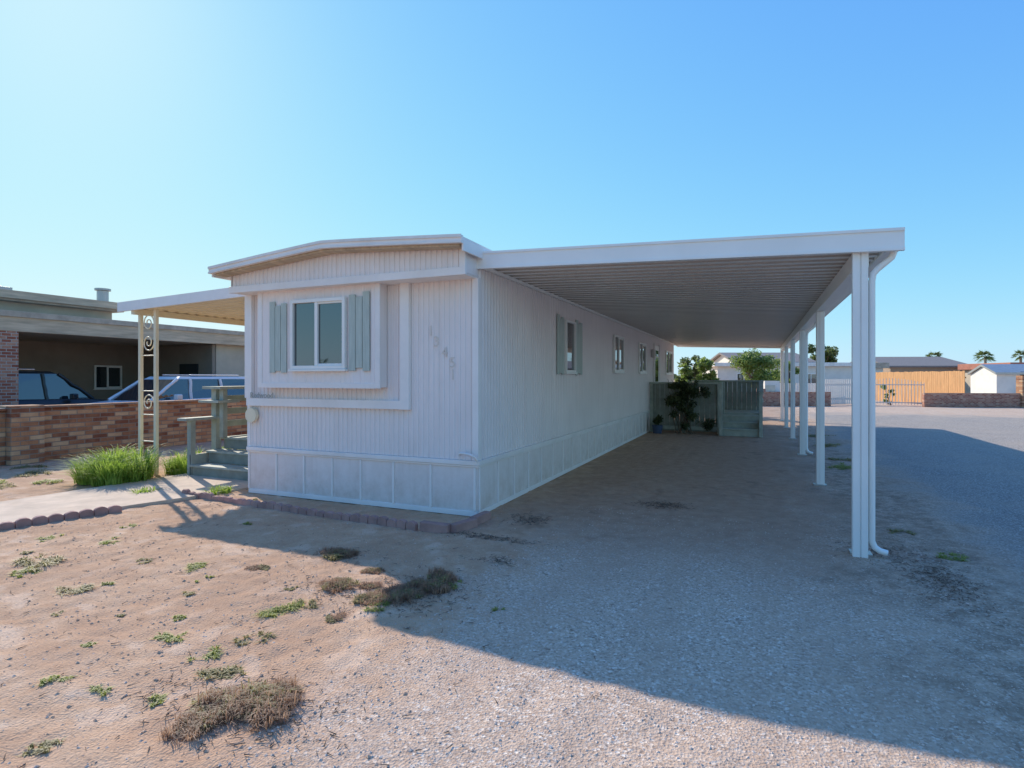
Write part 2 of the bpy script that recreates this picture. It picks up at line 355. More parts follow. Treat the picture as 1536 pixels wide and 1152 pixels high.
zg=cz(XE-.03)
box('gutter_side',XE-.03,XE,Y0,Y1,zg-.15,zg-.0,ALU,C,.003); box('gutter_floor',XE-.105,XE-.032,Y0,Y1,zg-.15,zg-.135,ALU,C,.003)
box('gutter_back',XE-.117,XE-.107,Y0,Y1,zg-.15,zg-.02,ALU,C,.002)
zb=cz(3.9)-.135
box('beam',3.83,3.94,.10,Y1-.1,zb-.17,zb-.003,ALU,C,.006)
for i,yp in enumerate([.16,3.83,7.5,11.0,14.6,17.9]):
    if i:
        box('post',3.83,3.94,yp-.05,yp+.05,-.02,zb-.172,ALU,C,.008)
        box('post_groove_rib',3.875,3.895,yp-.056,yp-.051,.02,zb-.172,ALU,C,.002)
    else:
        box('post',3.80,3.860,.03,.095,-.02,zb-.005,ALU,C,.008); box('post_twin',3.869,3.925,.034,.096,-.02,zb-.005,ALU,C,.008)
        box('post_web',3.861,3.868,.045,.085,-.02,zb-.01,ALU,C,0)
        box('post_rear',3.82,3.915,.12,.2,-.02,zb-.172,ALU,C,.008)
    box('post_foot',3.79,3.97,yp-.07,yp+.07,-.02,.014,METALG,C,.003)
def downspout(y):
    x=XE-.06; z=zg-.15; q=3.962
    pts=[(x,y,z+.02),(x,y,z-.03),(x-.015,y,z-.07),(x-.06,y,z-.11),(q+.04,y,z-.17),(q+.01,y,z-.21),(q,y,z-.28),(q,y,.14),(q+.02,y,.085),(q+.06,y,.055),(q+.12,y,.04)]
    return tube('downspout',pts,.028,ALU,C,2)
downspout(.10); downspout(7.5)
# ------------------------------------------------------------------ side deck with gate stairs
D=empty('side_deck')
box('deck_floor',.05,3.1,12.05,16.0,.52,.60,DECK,D)
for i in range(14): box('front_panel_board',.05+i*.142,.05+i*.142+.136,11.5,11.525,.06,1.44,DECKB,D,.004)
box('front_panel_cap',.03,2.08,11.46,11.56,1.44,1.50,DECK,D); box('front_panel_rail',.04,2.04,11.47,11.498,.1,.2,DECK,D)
for x in (.04,.98,1.96): box('panel_post',x,x+.09,11.44,11.5-.002,.0,1.5-.06,DECK,D)
for i in range(3): box('stair_tread',2.1,3.05,11.0+.3*i,11.32+.3*i,.17*(i+1)+.0,.17*(i+1)+.04,DECK,D); box('stair_riser',2.1,3.05,11.03+.3*i,11.05+.3*i,.17*i+.0,.17*(i+1)-.002,DECK,D)
box('stringer',3.055,3.10,10.98,12.0,0,.45,DECK,D)
for x in (2.03,3.06): box('newel',x,x+.09,10.95,11.04,0,1.2 if x>3 else 1.5,DECK,D); box('newel_up',x,x+.09,12.0,12.09,0,1.5,DECK,D)
hexa('stair_rail',[(3.06,10.93,1.2),(3.17,10.93,1.2),(3.17,12.1,1.5),(3.06,12.1,1.5),(3.06,10.93,1.245),(3.17,10.93,1.245),(3.17,12.1,1.545),(3.06,12.1,1.545)],DECK,D)
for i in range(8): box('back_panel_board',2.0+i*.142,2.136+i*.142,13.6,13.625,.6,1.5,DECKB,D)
box('back_panel_cap',.9,3.2,13.56,13.66,1.5,1.55,DECK,D)
for yy in (12.9,13.9,14.9,15.9): box('rail_post',3.06,3.15,yy,yy+.09,.0,1.5,DECK,D)
for z in (.9,1.15,1.46): box('side_rail',3.155,3.18,12.1,16.0,z,z+.09,DECK,D)
# ------------------------------------------------------------------ left porch
P=empty('front_porch_steps')
for i in range(3):
    y0=.52+.3*i; z=.2*(i+1)
    for k in range(2): box('tread',-5.52,-3.66,y0+k*.155,y0+k*.155+.148,z-.035,z,DECK,P)
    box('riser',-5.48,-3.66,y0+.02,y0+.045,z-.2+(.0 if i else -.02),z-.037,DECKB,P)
box('porch_floor',-5.5,-3.66,1.43,4.5,.56,.6,DECK,P)
for x in (-5.56,): box('stringer',x,x+.04,.55,1.45,0,.36,DECK,P)
box('rim',-5.56,-5.5,1.43,4.5,.36,.56,DECK,P)
box('low_post',-5.62,-5.53,.55,.64,0,.92,DECK,P); box('low_rail',-5.68,-5.47,.42,1.08,.92,.965,DECK,P)
for y in (1.02,2.2,3.4,4.4): box('rail_post',-5.64,-5.53,y,y+.11,0,1.43,DECK,P); box('rail_post_inner',-5.47,-5.38,y+.02,y+.11,.6,1.43,DECK,P)
box('rail_cap',-5.74,-5.30,.92,4.6,1.43,1.475,DECK,P)
box('short_cap',-5.76,-5.28,.86,1.30,1.20,1.24,DECK,P)
for z in (.76,.98,1.2): box('rail_board',-5.66,-5.642,1.3,4.5,z,z+.11,DECK,P)
box('cross_rail',-5.36,-4.9,2.2,2.24,.9,1.0,DECK,P)
for x in (-5.2,-4.8): box('back_post',x,x+.08,4.4,4.48,.6,1.43,DECK,P)
box('back_rail',-5.3,-3.7,4.4,4.48,1.43,1.47,DECK,P)
A=empty('porch_awning')
def az(x): return 2.99+ (x+3.6)*.034
prof=[];yy=.34
while yy<9: prof+=[(yy,0),(yy+.06,0),(yy+.1,.055),(yy+.16,.055),(yy+.2,0)]; yy+=.2
vs=[];fs=[]
for yv,d in prof: vs+=[(-6.98,yv,az(-6.98)-.09+d),(-3.62,yv,az(-3.62)-.09+d)]
for i in range(len(prof)-1): fs.append((2*i,2*i+1,2*i+3,2*i+2))
mesh('awning_pans',vs,fs,CREAM,A)
slopebar('awning_fascia',-7.0,-3.62,.30,.335,-.13,.03,TRIM,A,az); slopebar('awning_rear',-7.0,-3.62,9.1,9.14,-.13,.03,TRIM,A,az)
slopebar('awning_beam',-6.70,-6.62,.34,9.0,-.19,-.10,CREAM,A,az)
for yb in (.47,4.6,8.8):
    for x in (-6.65,-6.26): box('awning_post',x-.028,x+.028,yb-.028,yb+.028,-.02,az(x)-.12,CREAM,A,.004)
    for z,sg in ((2.55,1),(2.22,-1),(1.2,1),(.3,-1)):
        pts=[]
        for k in range(36):
            t=k/35; a=t*3.2*math.pi; r=.15*(1-t*.8)
            pts.append((-6.455+r*math.cos(a)*.95,yb,z+sg*r*math.sin(a)))
        tube('scroll',pts,.010,CREAM,A,2)
    for z in (.1,.55,1.0,1.4,2.0): tube('scroll_bar',[(-6.63,yb,z),(-6.28,yb,z)],.009,CREAM,A,2)
pp=[(-5.75,.62),(-3.72,.62),(-3.95,-.5),(-4.6,-2.5),(-5.4,-5),(-8.5,-12),(-10,-12),(-7.0,-5),(-5.95,-1.85)]
me=mesh('footpath',[(x,y,.028) for x,y in pp]+[(x,y,-.03) for x,y in pp],[tuple(range(len(pp)))]+[(i+9,(i+1)%9+9,(i+1)%9,i) for i in range(9)],CONC)
def edging(name,pts,parent):
    L=[]
    for a,b in zip(pts,pts[1:]):
        a=Vector(a);b=Vector(b);n=max(1,round((b-a).length/.135))
        for i in range(n): L.append((a.lerp(b,(i+.5)/n),math.atan2((b-a).y,(b-a).x),(b-a).length/n))
    for (q,ang,ln) in L:
        hw=ln*.48; vs=[];h=U(.05,.08); an=ang+U(-.12,.12)
        outline=[(-hw,-.03),(hw,-.03),(hw,h*.6)]+[(hw*math.cos(t),h*.6+h*.55*math.sin(t)) for t in [math.pi*k/8 for k in range(1,8)]]+[(-hw,h*.6)]
        n=len(outline)
        for d in (-.03,.03):
            for u,z in outline: vs.append((q.x+u*math.cos(an)-d*math.sin(an),q.y+u*math.sin(an)+d*math.cos(an),z+U(-.003,.003)))
        fs=[tuple(range(n-1,-1,-1)),tuple(range(n,2*n))]+[(i,(i+1)%n,(i+1)%n+n,i+n) for i in range(n)]
        o=mesh('block',vs,fs,EDGE,parent); b=o.modifiers.new('b','BEVEL'); b.width=.006; b.segments=2
E=empty('garden_edging'); edging('b',[(-4.3,-.50),(-3.0,-.62),(-1.5,-.70),(-.35,-.74)],E)
for i,(x,y,a,l) in enumerate([(-.13,-.73,.0,.34),(.12,-.55,1.3,.34),(.14,-.2,1.5,.34)]):
    e=box('block_cap',-l/2,l/2,-.045,.045,-.02,.09,EDGE,E,.012); e.location=(x,y,0); e.rotation_euler=(0,0,a)
E2=empty('garden_edging'); edging('b',[(-4.12,-1.45),(-4.42,-2.55),(-5.1,-4.3)],E2)
# ------------------------------------------------------------------ vegetation helpers
def blades(vs,fs,cx,cy,cz_,r,h,n,wd,lean=.6,segs=3):
    for _ in range(n):
        a=U(0,6.283); rr=r*.45*math.sqrt(R()); x=cx+rr*math.cos(a); y=cy+rr*math.sin(a)
        b=a+U(-.8,.8); hh=h*U(.4,1.05); ln=r*lean*U(.15,1.2); w=wd*U(.6,1.3); pa=b+1.57+U(-.5,.5); base=len(vs)
        for k in range(segs+1):
            t=k/segs; px=x+math.cos(b)*ln*t*t*1.1; py=y+math.sin(b)*ln*t*t*1.1; pz=cz_+hh*(t*(1.55-.55*t*t) if lean<1 else t*(1.9-1.3*t))
            ww=w*(1-t*.9); vs.append((px-ww*math.cos(pa),py-ww*math.sin(pa),pz)); vs.append((px+ww*math.cos(pa),py+ww*math.sin(pa),pz))
        for k in range(segs): q=base+2*k; fs.append((q,q+1,q+3,q+2))
def weed(name,x,y,r,h,n,mat,kind='leaf'):
    vs=[];fs=[]; z=gh(x,y)
    if kind=='grass':
        for _ in range(14):
            a=U(0,6.28); rr=r*.7*math.sqrt(R()); k=(1-.35*(rr/(r*.7)))*U(.7,1.15); blades(vs,fs,x+rr*math.cos(a),y+rr*math.sin(a),z,r*.6,h*k,n//14,.010,.8,4)
    else:
        m=max(3,int(n/14)); ax=U(.7,1.4); th=U(0,3.14)
        for _ in range(m):
            a=U(0,6.28); rr=r*math.sqrt(R())*.95*U(.6,1.15); qx=rr*math.cos(a)*ax; qy=rr*math.sin(a)/ax; sx=x+qx*math.cos(th)-qy*math.sin(th); sy=y+qx*math.sin(th)+qy*math.cos(th)
            if noise.noise(Vector((sx*9,sy*9,2)))<-.12 and kind=='leaf': continue
            blades(vs,fs,sx,sy,gh(sx,sy),r*.34,h*U(.3,1),14,.006 if kind=='leaf' else .0028,1.1,2)
    return mesh(name,vs,fs,mat)
def tussock(x,y,r,h):
    e=empty('dry_weed_clump')
    for k,(m,f) in enumerate(((DEADW,1.),(WEEDO,.8))):
        o=weed('stems_%d'%k,x+U(-.04,.04),y+U(-.04,.04),r*f,h*f,int(1100*r/.2)+200,m,'twig' if k==0 else 'leaf'); o.parent=e
    vs=[];fs=[]; n=14
    for j in range(5):
        for i in range(n):
            a=6.283*i/n; rr=r*.7*(1-j/5)*U(.8,1.2); vs.append((x+rr*math.cos(a),y+rr*math.sin(a),gh(x,y)-.012+h*.3*math.sin(j/4*1.5)*U(.8,1.1)))
    for j in range(4):
        for i in range(n): fs.append((j*n+i,j*n+(i+1)%n,(j+1)*n+(i+1)%n,(j+1)*n+i))
    mesh('root_mound',vs,fs,SOIL,e,True)
weed('tall_grass_clump',-6.3,-.15,.66,.60,3200,GRASSG,'grass')
weed('tall_grass_clump',-6.05,.95,.45,.42,1300,GRASSG,'grass'); weed('tall_grass_clump',-6.9,.35,.4,.3,700,GRASSG,'grass'); weed('tall_grass_clump',-5.85,1.6,.4,.45,700,GRASSG,'grass')
weed('tall_grass_clump',-3.95,-.2,.22,.12,200,GRASSG,'grass'); weed('tall_grass_clump',-4.9,-.62,.2,.1,160,GRASSG,'grass')
for (x,y,r) in [(-8.2,-.3,.3),(-7.6,.9,.3),(-8.6,1.2,.35),(-7.4,-1.2,.25),(-9.1,.1,.3),(-7.9,-1.0,.2),(-9.0,1.9,.3),(-7.1,-.7,.2)]: weed('weed_patch',x,y,r,.08,600,WEEDG if R()<.5 else WEEDO)
for (x,y,r) in [(-2.74,-3.06,.23),(-2.55,-3.2,.12),(-1.41,-2.49,.14),(-1.78,-3.27,.15),(-1.65,-3.1,.08),(-.08,-2.91,.16),(.05,-2.8,.09),(.54,-2.64,.11),(.12,-3.36,.11),(-.37,-3.52,.09),(.02,-3.57,.10),(.23,-3.74,.11),(.33,-3.66,.08),(.21,-4.0,.07),(-.13,-4.08,.07),(-.43,-4.12,.07),(.12,-4.46,.07),(.42,-2.56,.12),(1.35,-2.35,.06),(-2.9,-2.3,.13),(-3.3,-1.9,.09),(-.9,-3.0,.07),(-1.1,-2.7,.06),(-2.0,-2.6,.08),(-2.3,-3.7,.10),(-1.4,-3.6,.06),(-.6,-3.3,.05),(-3.6,-2.5,.10),(.78,-2.0,.1),(-1.0,-3.4,.04),(-.7,-3.8,.04),(-.3,-2.6,.05),(-3.2,-2.9,.07),(4.4,1.12,.14),(4.64,.37,.14),(4.45,6.0,.3),(4.5,7.0,.25),(4.55,9.5,.35),(4.6,12.,.35),(-3.1,-.35,.07),(-2.2,-1.3,.05)]:
    k=R(); weed('weed_patch',x,y,r,.022+r*.15,int(2100*r)+50,WEEDG if k<.6 else WEEDO,'leaf')
for x,y,r,h in [(-.54,-1.79,.16,.09),(-.42,-1.72,.1,.06),(.02,-2.45,.13,.08),(-.05,-2.35,.09,.05),(.40,-2.55,.13,.07),(.52,-2.42,.14,.09),(.62,-2.3,.14,.09),(.68,-2.12,.14,.12),(.64,-1.95,.12,.11),(.58,-2.1,.1,.06),(.66,-3.86,.18,.14),(.80,-3.92,.14,.12),(.60,-4.05,.14,.10),(.74,-3.78,.13,.10),(.52,-3.9,.11,.08),(.02,-2.05,.08,.04),(-.9,-2.35,.07,.03),(.35,-2.9,.07,.03),(.25,-2.35,.09,.04)]:
    tussock(x,y,r,h)
vs=[];fs=[]
def lit(x,y,L):
    a=U(0,6.28); w_=U(.0015,.004); z=gh(x,y)+.005; b=len(vs); dx,dy=math.cos(a),math.sin(a)
    vs.extend([(x-dy*w_,y+dx*w_,z),(x+dy*w_,y-dx*w_,z),(x+dx*L,y+dy*L,z+U(0,.012)),(x,y,z+.004)])
    fs.extend([(b,b+1,b+2),(b,b+2,b+3),(b+1,b+3,b+2)])
for _ in range(300): lit(U(-3,2.5),U(-4.6,-1.2),U(.02,.08))
for (cx,cy,sx,sy,n) in [(.66,-3.9,.28,.14,350),(.6,-2.3,.22,.22,450),(.1,-2.5,.3,.1,150),(-.5,-1.8,.15,.1,100),(1.91,1.46,.17,.1,420),(.62,.1,.12,.12,260),(.5,-.74,.25,.05,300),(4.35,-.4,.13,.3,500),(4.1,.3,.2,.2,200),(.9,-1.4,.12,.05,90)]:
    for _ in range(n): lit(random.gauss(cx,sx),random.gauss(cy,sy),U(.015,.07))
mesh('leaf_litter',vs,fs,M('litter_brown',(.17,.11,.075),.9,.4,15))
def leafcloud(name,blobs,n,size,mat,parent):
    vs=[];fs=[]; tot=sum(b[3]**2 for b in blobs)
    for (bx,by,bz,br) in blobs:
        for _ in range(int(n*br*br/tot)):
            d=Vector((random.gauss(0,1),random.gauss(0,1),random.gauss(0,1))).normalized()*br*(R()**.45)*U(.8,1.15)
            if noise.noise(Vector((bx+d.x,by+d.y,bz+d.z))*1.7/max(.3,br))<-.22: continue
            c0=Vector((bx,by,bz))+Vector((d.x,d.y,d.z*.85)); s=size*U(.5,1.3)
            u=Vector((U(-1,1),U(-1,1),U(-1,1))).normalized(); v=u.orthogonal().normalized(); b=len(vs)
            vs+=[c0-u*s,c0+v*s*.4,c0+u*s,c0-v*s*.4]; fs.append((b,b+1,b+2,b+3))
    return mesh(name,vs,fs,mat,parent)
def limb(name,a,b,r0,r1,mat,par):
    a=Vector(a);b=Vector(b); vs=[];fs=[]; n=7; segs=5; d=(b-a); u=d.orthogonal().normalized(); v=d.cross(u).normalized()
    for k in range(segs+1):
        t=k/segs; c0=a+d*t+u*.06*d.length*math.sin(t*3)*U(-.6,.6); r=r0+(r1-r0)*t
        for i in range(n): an=6.283*i/n; vs.append(c0+(u*math.cos(an)+v*math.sin(an))*r)
    for k in range(segs):
        for i in range(n): fs.append((k*n+i,k*n+(i+1)%n,(k+1)*n+(i+1)%n,(k+1)*n+i))
    return mesh(name,vs,fs,mat,par,True)
def tree(name,x,y,h,r,n,size,mat,low=.3,nb=13):
    e=empty(name); top=Vector((x,y,h*low)); limb('trunk',(x,y,-.05),top,.05*h**.8,.035*h**.8,BARK,e); bl=[]
    for i in range(nb):
        a=U(0,6.28); rr=r*U(.15,.8); zz=h*low+(h*(1-low))*U(.15,.85); q=(x+rr*math.cos(a),y+rr*math.sin(a),zz); br=r*U(.25,.48)
        bl.append((*q,br)); 
        if i<8: limb('limb',top-Vector((0,0,.1)),q,.022*h**.8,.008*h**.8,BARK,e)
    leafcloud('crown',bl,n,size,mat,e); return e
def shrub(name,x,y,rx,h,n,size,mat,nb=10,ry=None):
    e=empty(name); bl=[]; ry=ry or rx
    for i in range(nb):
        q=(x+rx*U(-.8,.8),y+ry*U(-.8,.8),h*(.2+.68*(i+R())/nb)); bl.append((*q,rx*U(.2,.42))); limb('stem',(x+U(-.1,.1),y+U(-.1,.1),0),q,.02,.006,BARK,e)
    leafcloud('leaves',bl,n,size,mat,e); return e
V=empty('climbing_vine'); bl=[]
for k in range(30):
    z=U(.12,1.4); half=.62-.18*abs(z-.7)+.1*math.sin(z*7); bl.append((1.15+U(-half,half),11.32+U(-.1,.08),z,U(.10,.2)))
bl+=[(1.0,11.4,1.5,.12),(1.35,11.4,1.5,.1),(1.2,11.4,1.62,.1)]
leafcloud('leaves',bl,4600,.045,LD,V)
for k in range(14): limb('stem',(1.1+U(-.3,.3),11.33,0),(1.1+U(-.6,.6),11.4,U(.7,1.65)),.012,.005,BARK,V)
PT=empty('potted_plant'); cyl('pot',.32,11.1,.12,.12,.24,M('blue_pot',(.06,.09,.16),.4),PT,r2=.16)
leafcloud('leaves',[(.32,11.1,.35,.13),(.38,11.05,.45,.1)],350,.05,LD,PT)
shrub('oleander_shrub',.7,19.6,.9,2.6,5500,.09,LG2,18)
shrub('oleander_shrub',.2,20.8,.9,2.8,3500,.09,LG,14)
# ------------------------------------------------------------------ brick boundary wall (left) and neighbour
B=empty('brick_boundary_wall')
box('wall_run',-10.0,-9.8,.60,26,-.05,1.02,BRK,B,.01); box('wall_cap',-10.03,-9.77,.60,26,1.022,1.08,BRK,B,.015)
box('wall_run_near',-10.0,-9.8,-14,.05,-.05,1.0,BRK,B,.01); box('wall_cap_near',-10.03,-9.77,-14,.05,1.002,1.06,BRK,B,.015)
box('pillar',-10.1,-9.65,.05,.60,-.05,1.10,BRK,B,.015)
NH=empty('neighbour_house')
box('carport_fascia',-13.62,-13.5,-8,22,2.75,3.22,FASC,NH,.01); box('fascia_drip',-13.5,-13.46,-8,22,3.1,3.24,ROOFG,NH,.006)
hexa('carport_roof',[(-13.62,-8,3.1),(-13.62,22,3.1),(-19,22,3.3),(-19,-8,3.3),(-13.62,-8,3.23),(-13.62,22,3.23),(-19,22,3.55),(-19,-8,3.55)],ROOFG,NH)
box('carport_ceiling',-17.5,-13.62,-8,7.7,2.76,2.8,FASC,NH)
box('back_wall',-17.7,-17.5,-8,8.,0,3.1,STUC_SHADE,NH); box('upper_roof',-19.5,-15.6,-8,5.9,3.72,3.97,ROOFG,NH,.02); box('upper_roof_edge',-15.6,-15.5,-8,5.95,3.78,4.0,FASC,NH,.01)
box('clerestory',-19,-15.9,-7.8,5.7,3.3,3.72,STUC,NH)
box('side_room',-19,-13.75,7.75,22,0,3.08,STUC,NH); box('end_wall',-17.5,-13.75,7.6,7.72,0,2.74,STUC_SHADE,NH)
box('slab',-17.5,-13.4,-8,22,-.02,.06,CONC,NH)
box('brick_column',-13.9,-13.48,1.5,2.03,0,2.748,BRKR,NH,.01)
nm=SD(-17.5); window(nm,6.1,7.0,1.25,2.05,.05,True,NH)
box('door',-15.3,-14.4,7.56,7.598,.06,2.1,DARK,NH,.01)
cyl('flue',-16.2,5.6,4.15,.16,.5,METALG,NH); cyl('flue_cap',-16.2,5.6,4.44,.22,.06,METALG,NH)
box('roof_box',-16.6,-16.2,2.2,3.2,4.0,4.16,METALG,NH)
# ------------------------------------------------------------------ cars
def car(name,x,y,rz,paint,suv=True,L=4.7,Wd=.92,Hh=1.70):
    e=empty(name,(x,y,0),rz)
    hl=L/2
    st=[(-hl,.42,.62,.70),(-hl+.06,.34,.80,.80),(-hl+.35,.28,.94,.90),(-hl+1.25,.26,1.04,.93),(-hl+1.9,.26,1.06,.93),(0.2,.26,1.07,.93),(hl-1.0,.26,1.09,.93),(hl-.2,.30,1.10,.90),(hl-.03,.38,1.05,.84),(hl,.45,.9,.80)]
    vs=[];fs=[];K=10
    for (yy,zl,zt,w_) in st:
        m=(zl+zt)/2
        for (u,z) in ((-.85,zl),(-1,zl+.1),(-1.02,m),(-.98,zt-.12),(-.9,zt),(.9,zt),(.98,zt-.12),(1.02,m),(1,zl+.1),(.85,zl)): vs.append((u*w_,yy,z))
    for s in range(len(st)-1):
        for k in range(K): fs.append((s*K+k,s*K+(k+1)%K,(s+1)*K+(k+1)%K,(s+1)*K+k))
    fs.append(tuple(range(K))); fs.append(tuple(range((len(st)-1)*K,len(st)*K))[::-1])
    o=mesh('body',vs,fs,paint,e,True); b=o.modifiers.new('b','BEVEL'); b.width=.02; b.segments=2; b.limit_method='ANGLE'
    ye=hl-.12 if suv else hl-.9
    g=[(-hl+1.25,1.03,.80),(-hl+2.05,Hh-.05,.66),(-hl+2.5,Hh,.66),(ye-.7,Hh,.66),(ye-.25,Hh-.04,.65),(ye,1.08,.78)]
    bz=1.05
    gv=[(-.80,g[0][0],bz),(.80,g[0][0],bz),(.82,g[5][0],bz),(-.82,g[5][0],bz),(-.68,g[1][0],Hh-.07),(.68,g[1][0],Hh-.07),(.67,g[4][0],Hh-.07),(-.67,g[4][0],Hh-.07)]
    hexa('glasshouse',gv,GL,e)
    ro=hexa('roof',[(-.69,g[1][0]-.03,Hh-.085),(.69,g[1][0]-.03,Hh-.085),(.68,g[4][0]+.04,Hh-.085),(-.68,g[4][0]+.04,Hh-.085),(-.62,g[1][0]+.12,Hh),(.62,g[1][0]+.12,Hh),(.62,g[4][0]-.05,Hh),(-.62,g[4][0]-.05,Hh)],paint,e)
    bb=ro.modifiers.new('b','BEVEL'); bb.width=.03; bb.segments=3
    for sx in (-1,1):
        for (ya,yb) in ((g[0][0]-.02,g[1][0]-.02),(-hl+2.35,-hl+2.4),(-hl+3.3,-hl+3.32),(g[5][0]+.02,g[4][0]+.03)):
            a=(sx*.815,ya,bz-.01); b_=(sx*.695,yb,Hh-.07)
            limb('pillar',a,b_,.045,.04,paint,e)
        box('mirror',sx*.93,sx*1.1,-hl+1.75,-hl+1.9,1.05,1.2,paint,e,.03)
        box('rack',sx*.55-.015,sx*.55+.015,g[2][0],g[3][0],Hh+.03,Hh+.06,CHR,e,.01)
        for yy in (-hl+.9,hl-.95):
            cyl('tyre',sx*.84,yy,.36,.36,.24,RUB,e,'x',32); cyl('rim',sx*.955,yy,.36,.22,.03,CHR,e,'x',20)
        box('headlamp',sx*.5,sx*.82,-hl-.01,-hl+.1,.66,.82,LAMP,e,.03); box('taillamp',sx*.62,sx*.8,hl-.08,hl+.01,.75,1.0,RED,e,.02)
        box('handle',sx*.945,sx*.965,-.1,.08,.86,.89,CHR,e,.005)
    box('grille',-.42,.42,-hl-.02,-hl+.06,.62,.80,DARK,e,.02); box('bumper',-.85,.85,-hl-.06,-hl+.08,.36,.56,paint,e,.04); box('rear_bumper',-.85,.85,hl-.08,hl+.06,.38,.58,paint,e,.04)
    return e
car('parked_car',-11.7,4.75,0,CARW,True,4.9,.92,1.66)
car('parked_car',-14.9,2.9,math.pi,CARD,True,4.8,.92,1.80)
# ------------------------------------------------------------------ background right
RB=empty('brick_boundary_wall'); 
def wallseg(name,a,b,z0,z1,th,mat,par):
    a=Vector(a);b=Vector(b); d=(b-a).normalized(); nrm=Vector((-d.y,d.x))*th/2
    q=[a-nrm,b-nrm,b+nrm,a+nrm]
    return hexa(name,[(p_.x,p_.y,z0) for p_ in q]+[(p_.x,p_.y,z1) for p_ in q],mat,par)
wallseg('run',(-2,28.3),(6.9,31.6),0,.82,.2,BRKR,RB); wallseg('pillar',(3.0,30.1),(3.4,30.25),0,1.0,.4,BRKR,RB)
RB2=empty('brick_boundary_wall'); wallseg('run',(11.6,32.6),(32,38.6),0,.78,.2,BRKR,RB2); wallseg('pillar',(16.3,33.95),(16.75,34.1),0,1.75,.45,BRK,RB2)
PF=empty('white_picket_fence')
for i in range(16):
    t=i/15; x=6.6+1.7*t; y=33.0+.7*t; wallseg('picket',(x,y),(x+.085,y+.035),.08,1.55,.03,PALE,PF)
wallseg('rail',(6.6,33.05),(8.35,33.77),.35,.45,.03,PALE,PF); wallseg('rail',(6.6,33.05),(8.35,33.77),1.2,1.3,.03,PALE,PF)
PF2=empty('white_picket_fence')
for i in range(20):
    t=i/19; x=3.4+3.2*t; y=33.2+.9*t; wallseg('picket',(x,y),(x+.12,y+.035),.08,1.3,.03,PALE,PF2)
GT=empty('iron_gate')
for i in range(22):
    t=i/21; x=8.6+3.3*t; y=33.6+.2*t; wallseg('bar',(x,y),(x+.03,y),.05,1.35+.25*math.sin(t*3.14),.03,IRON,GT)
wallseg('rail',(8.6,33.62),(11.9,33.82),.15,.2,.03,IRON,GT); wallseg('rail',(8.6,33.62),(11.9,33.82),1.2,1.25,.03,IRON,GT)
AC=empty('air_conditioner_unit'); wallseg('cabinet',(3.3,30.9),(4.1,31.2),.1,1.45,.8,PALE,AC); wallseg('grille',(3.45,30.49),(3.98,30.69),.5,1.2,.02,METALG,AC)
CF=empty('cedar_fence'); a=Vector((13.8,33.7)); b=Vector((10.6,40.4)); L=(b-a).length; n=int(L/.16)
for i in range(n):
    p0=a.lerp(b,i/n); p1=a.lerp(b,(i+.93)/n); wallseg('board',p0,p1,.05,2.02+U(-.02,.02),.025,CEDAR,CF)
for z in (.5,1.6): wallseg('rail',a+Vector((.06,.03)),b+Vector((.06,.03)),z,z+.09,.04,CEDAR,CF)
def house(name,x,y,rz,w_,d_,hw,hr,wall,roof,gable=True,ov=.35,wins=((-.3,),(.2,))):
    e=empty(name,(x,y,0),rz)
    box('walls',-w_/2,w_/2,-d_/2,d_/2,0,hw,wall,e,.01)
    a,b,ww=d_/2+ov,0,w_/2+ov
    if gable:
        vs=[(-ww,-a,hw-.02),(ww,-a,hw-.02),(ww,0,hr),(-ww,0,hr),(-ww,a,hw-.02),(ww,a,hw-.02),(-ww,-a,hw+.14),(ww,-a,hw+.14),(ww,0,hr+.16),(-ww,0,hr+.16),(-ww,a,hw+.14),(ww,a,hw+.14)]
        fs=[(0,1,2,3),(3,2,5,4),(6,9,8,7),(9,10,11,8),(0,6,7,1),(4,5,11,10),(0,3,9,6),(3,4,10,9),(1,7,8,2),(2,8,11,5)]
        mesh('roof',vs,fs,roof,e)
        for sx in (-1,1): mesh('gable',[(sx*w_/2,-d_/2,hw-.02),(sx*w_/2,d_/2,hw-.02),(sx*w_/2,0,hr-.03)],[(0,1,2)],wall,e)
    else: box('roof',-ww,ww,-a,a,hw+.002,hr,roof,e,.02)
    m=FR(-d_/2)
    for (u,) in wins: window(m,w_*u-.6,w_*u+.6,1.1,2.0,.06,True,e)
    mb(m,'door',w_*.0-.45,w_*.0+.45,.1,2.1,0,.04,DARK,e)
    return e
house('white_bungalow',4.0,47.5,.35,10.5,6,2.55,2.85,PALE,ROOFW,False)
house('shingled_house',3.0,53.4,.4,6.5,8,2.9,3.9,PALE,SHING)
house('tan_house',17.3,67,.35,7.5,9,2.7,3.75,TAN,SHING)
house('flat_roof_house',31.5,92,.3,11,7,2.7,3.5,TAN,ROOFW,False)
house('flat_roof_house',44,88,.3,9,7,2.7,3.3,STUC,ROOFW,False)
house('garden_shed',21.4,50.5,.2,4.0,3.4,1.9,2.55,PALE,METALG,True,.15,wins=())
house('flat_roof_house',26.5,60,.3,9,6,2.4,2.95,STUC,RUST,False)
house('flat_roof_house',9.2,56,.3,7,6,2.5,3.0,PALE,ROOFG,False)
tree('mesquite_tree',3.0,37.5,3.4,1.7,5500,.13,LG2,.25,16)
tree('mesquite_tree',5.0,40,2.9,1.2,2500,.13,LG2,.25,10)
tree('eucalyptus_tree',10,73,6.5,2.0,4000,.22,LG,.35,14)
tree('mesquite_tree',36,78,4.2,2.2,1800,.25,LG,.3,10)
shrub('yard_shrub',10.3,34.3,.45,1.3,800,.08,LG2,7); shrub('yard_shrub',9.0,48,1.0,1.6,900,.12,LG,7)
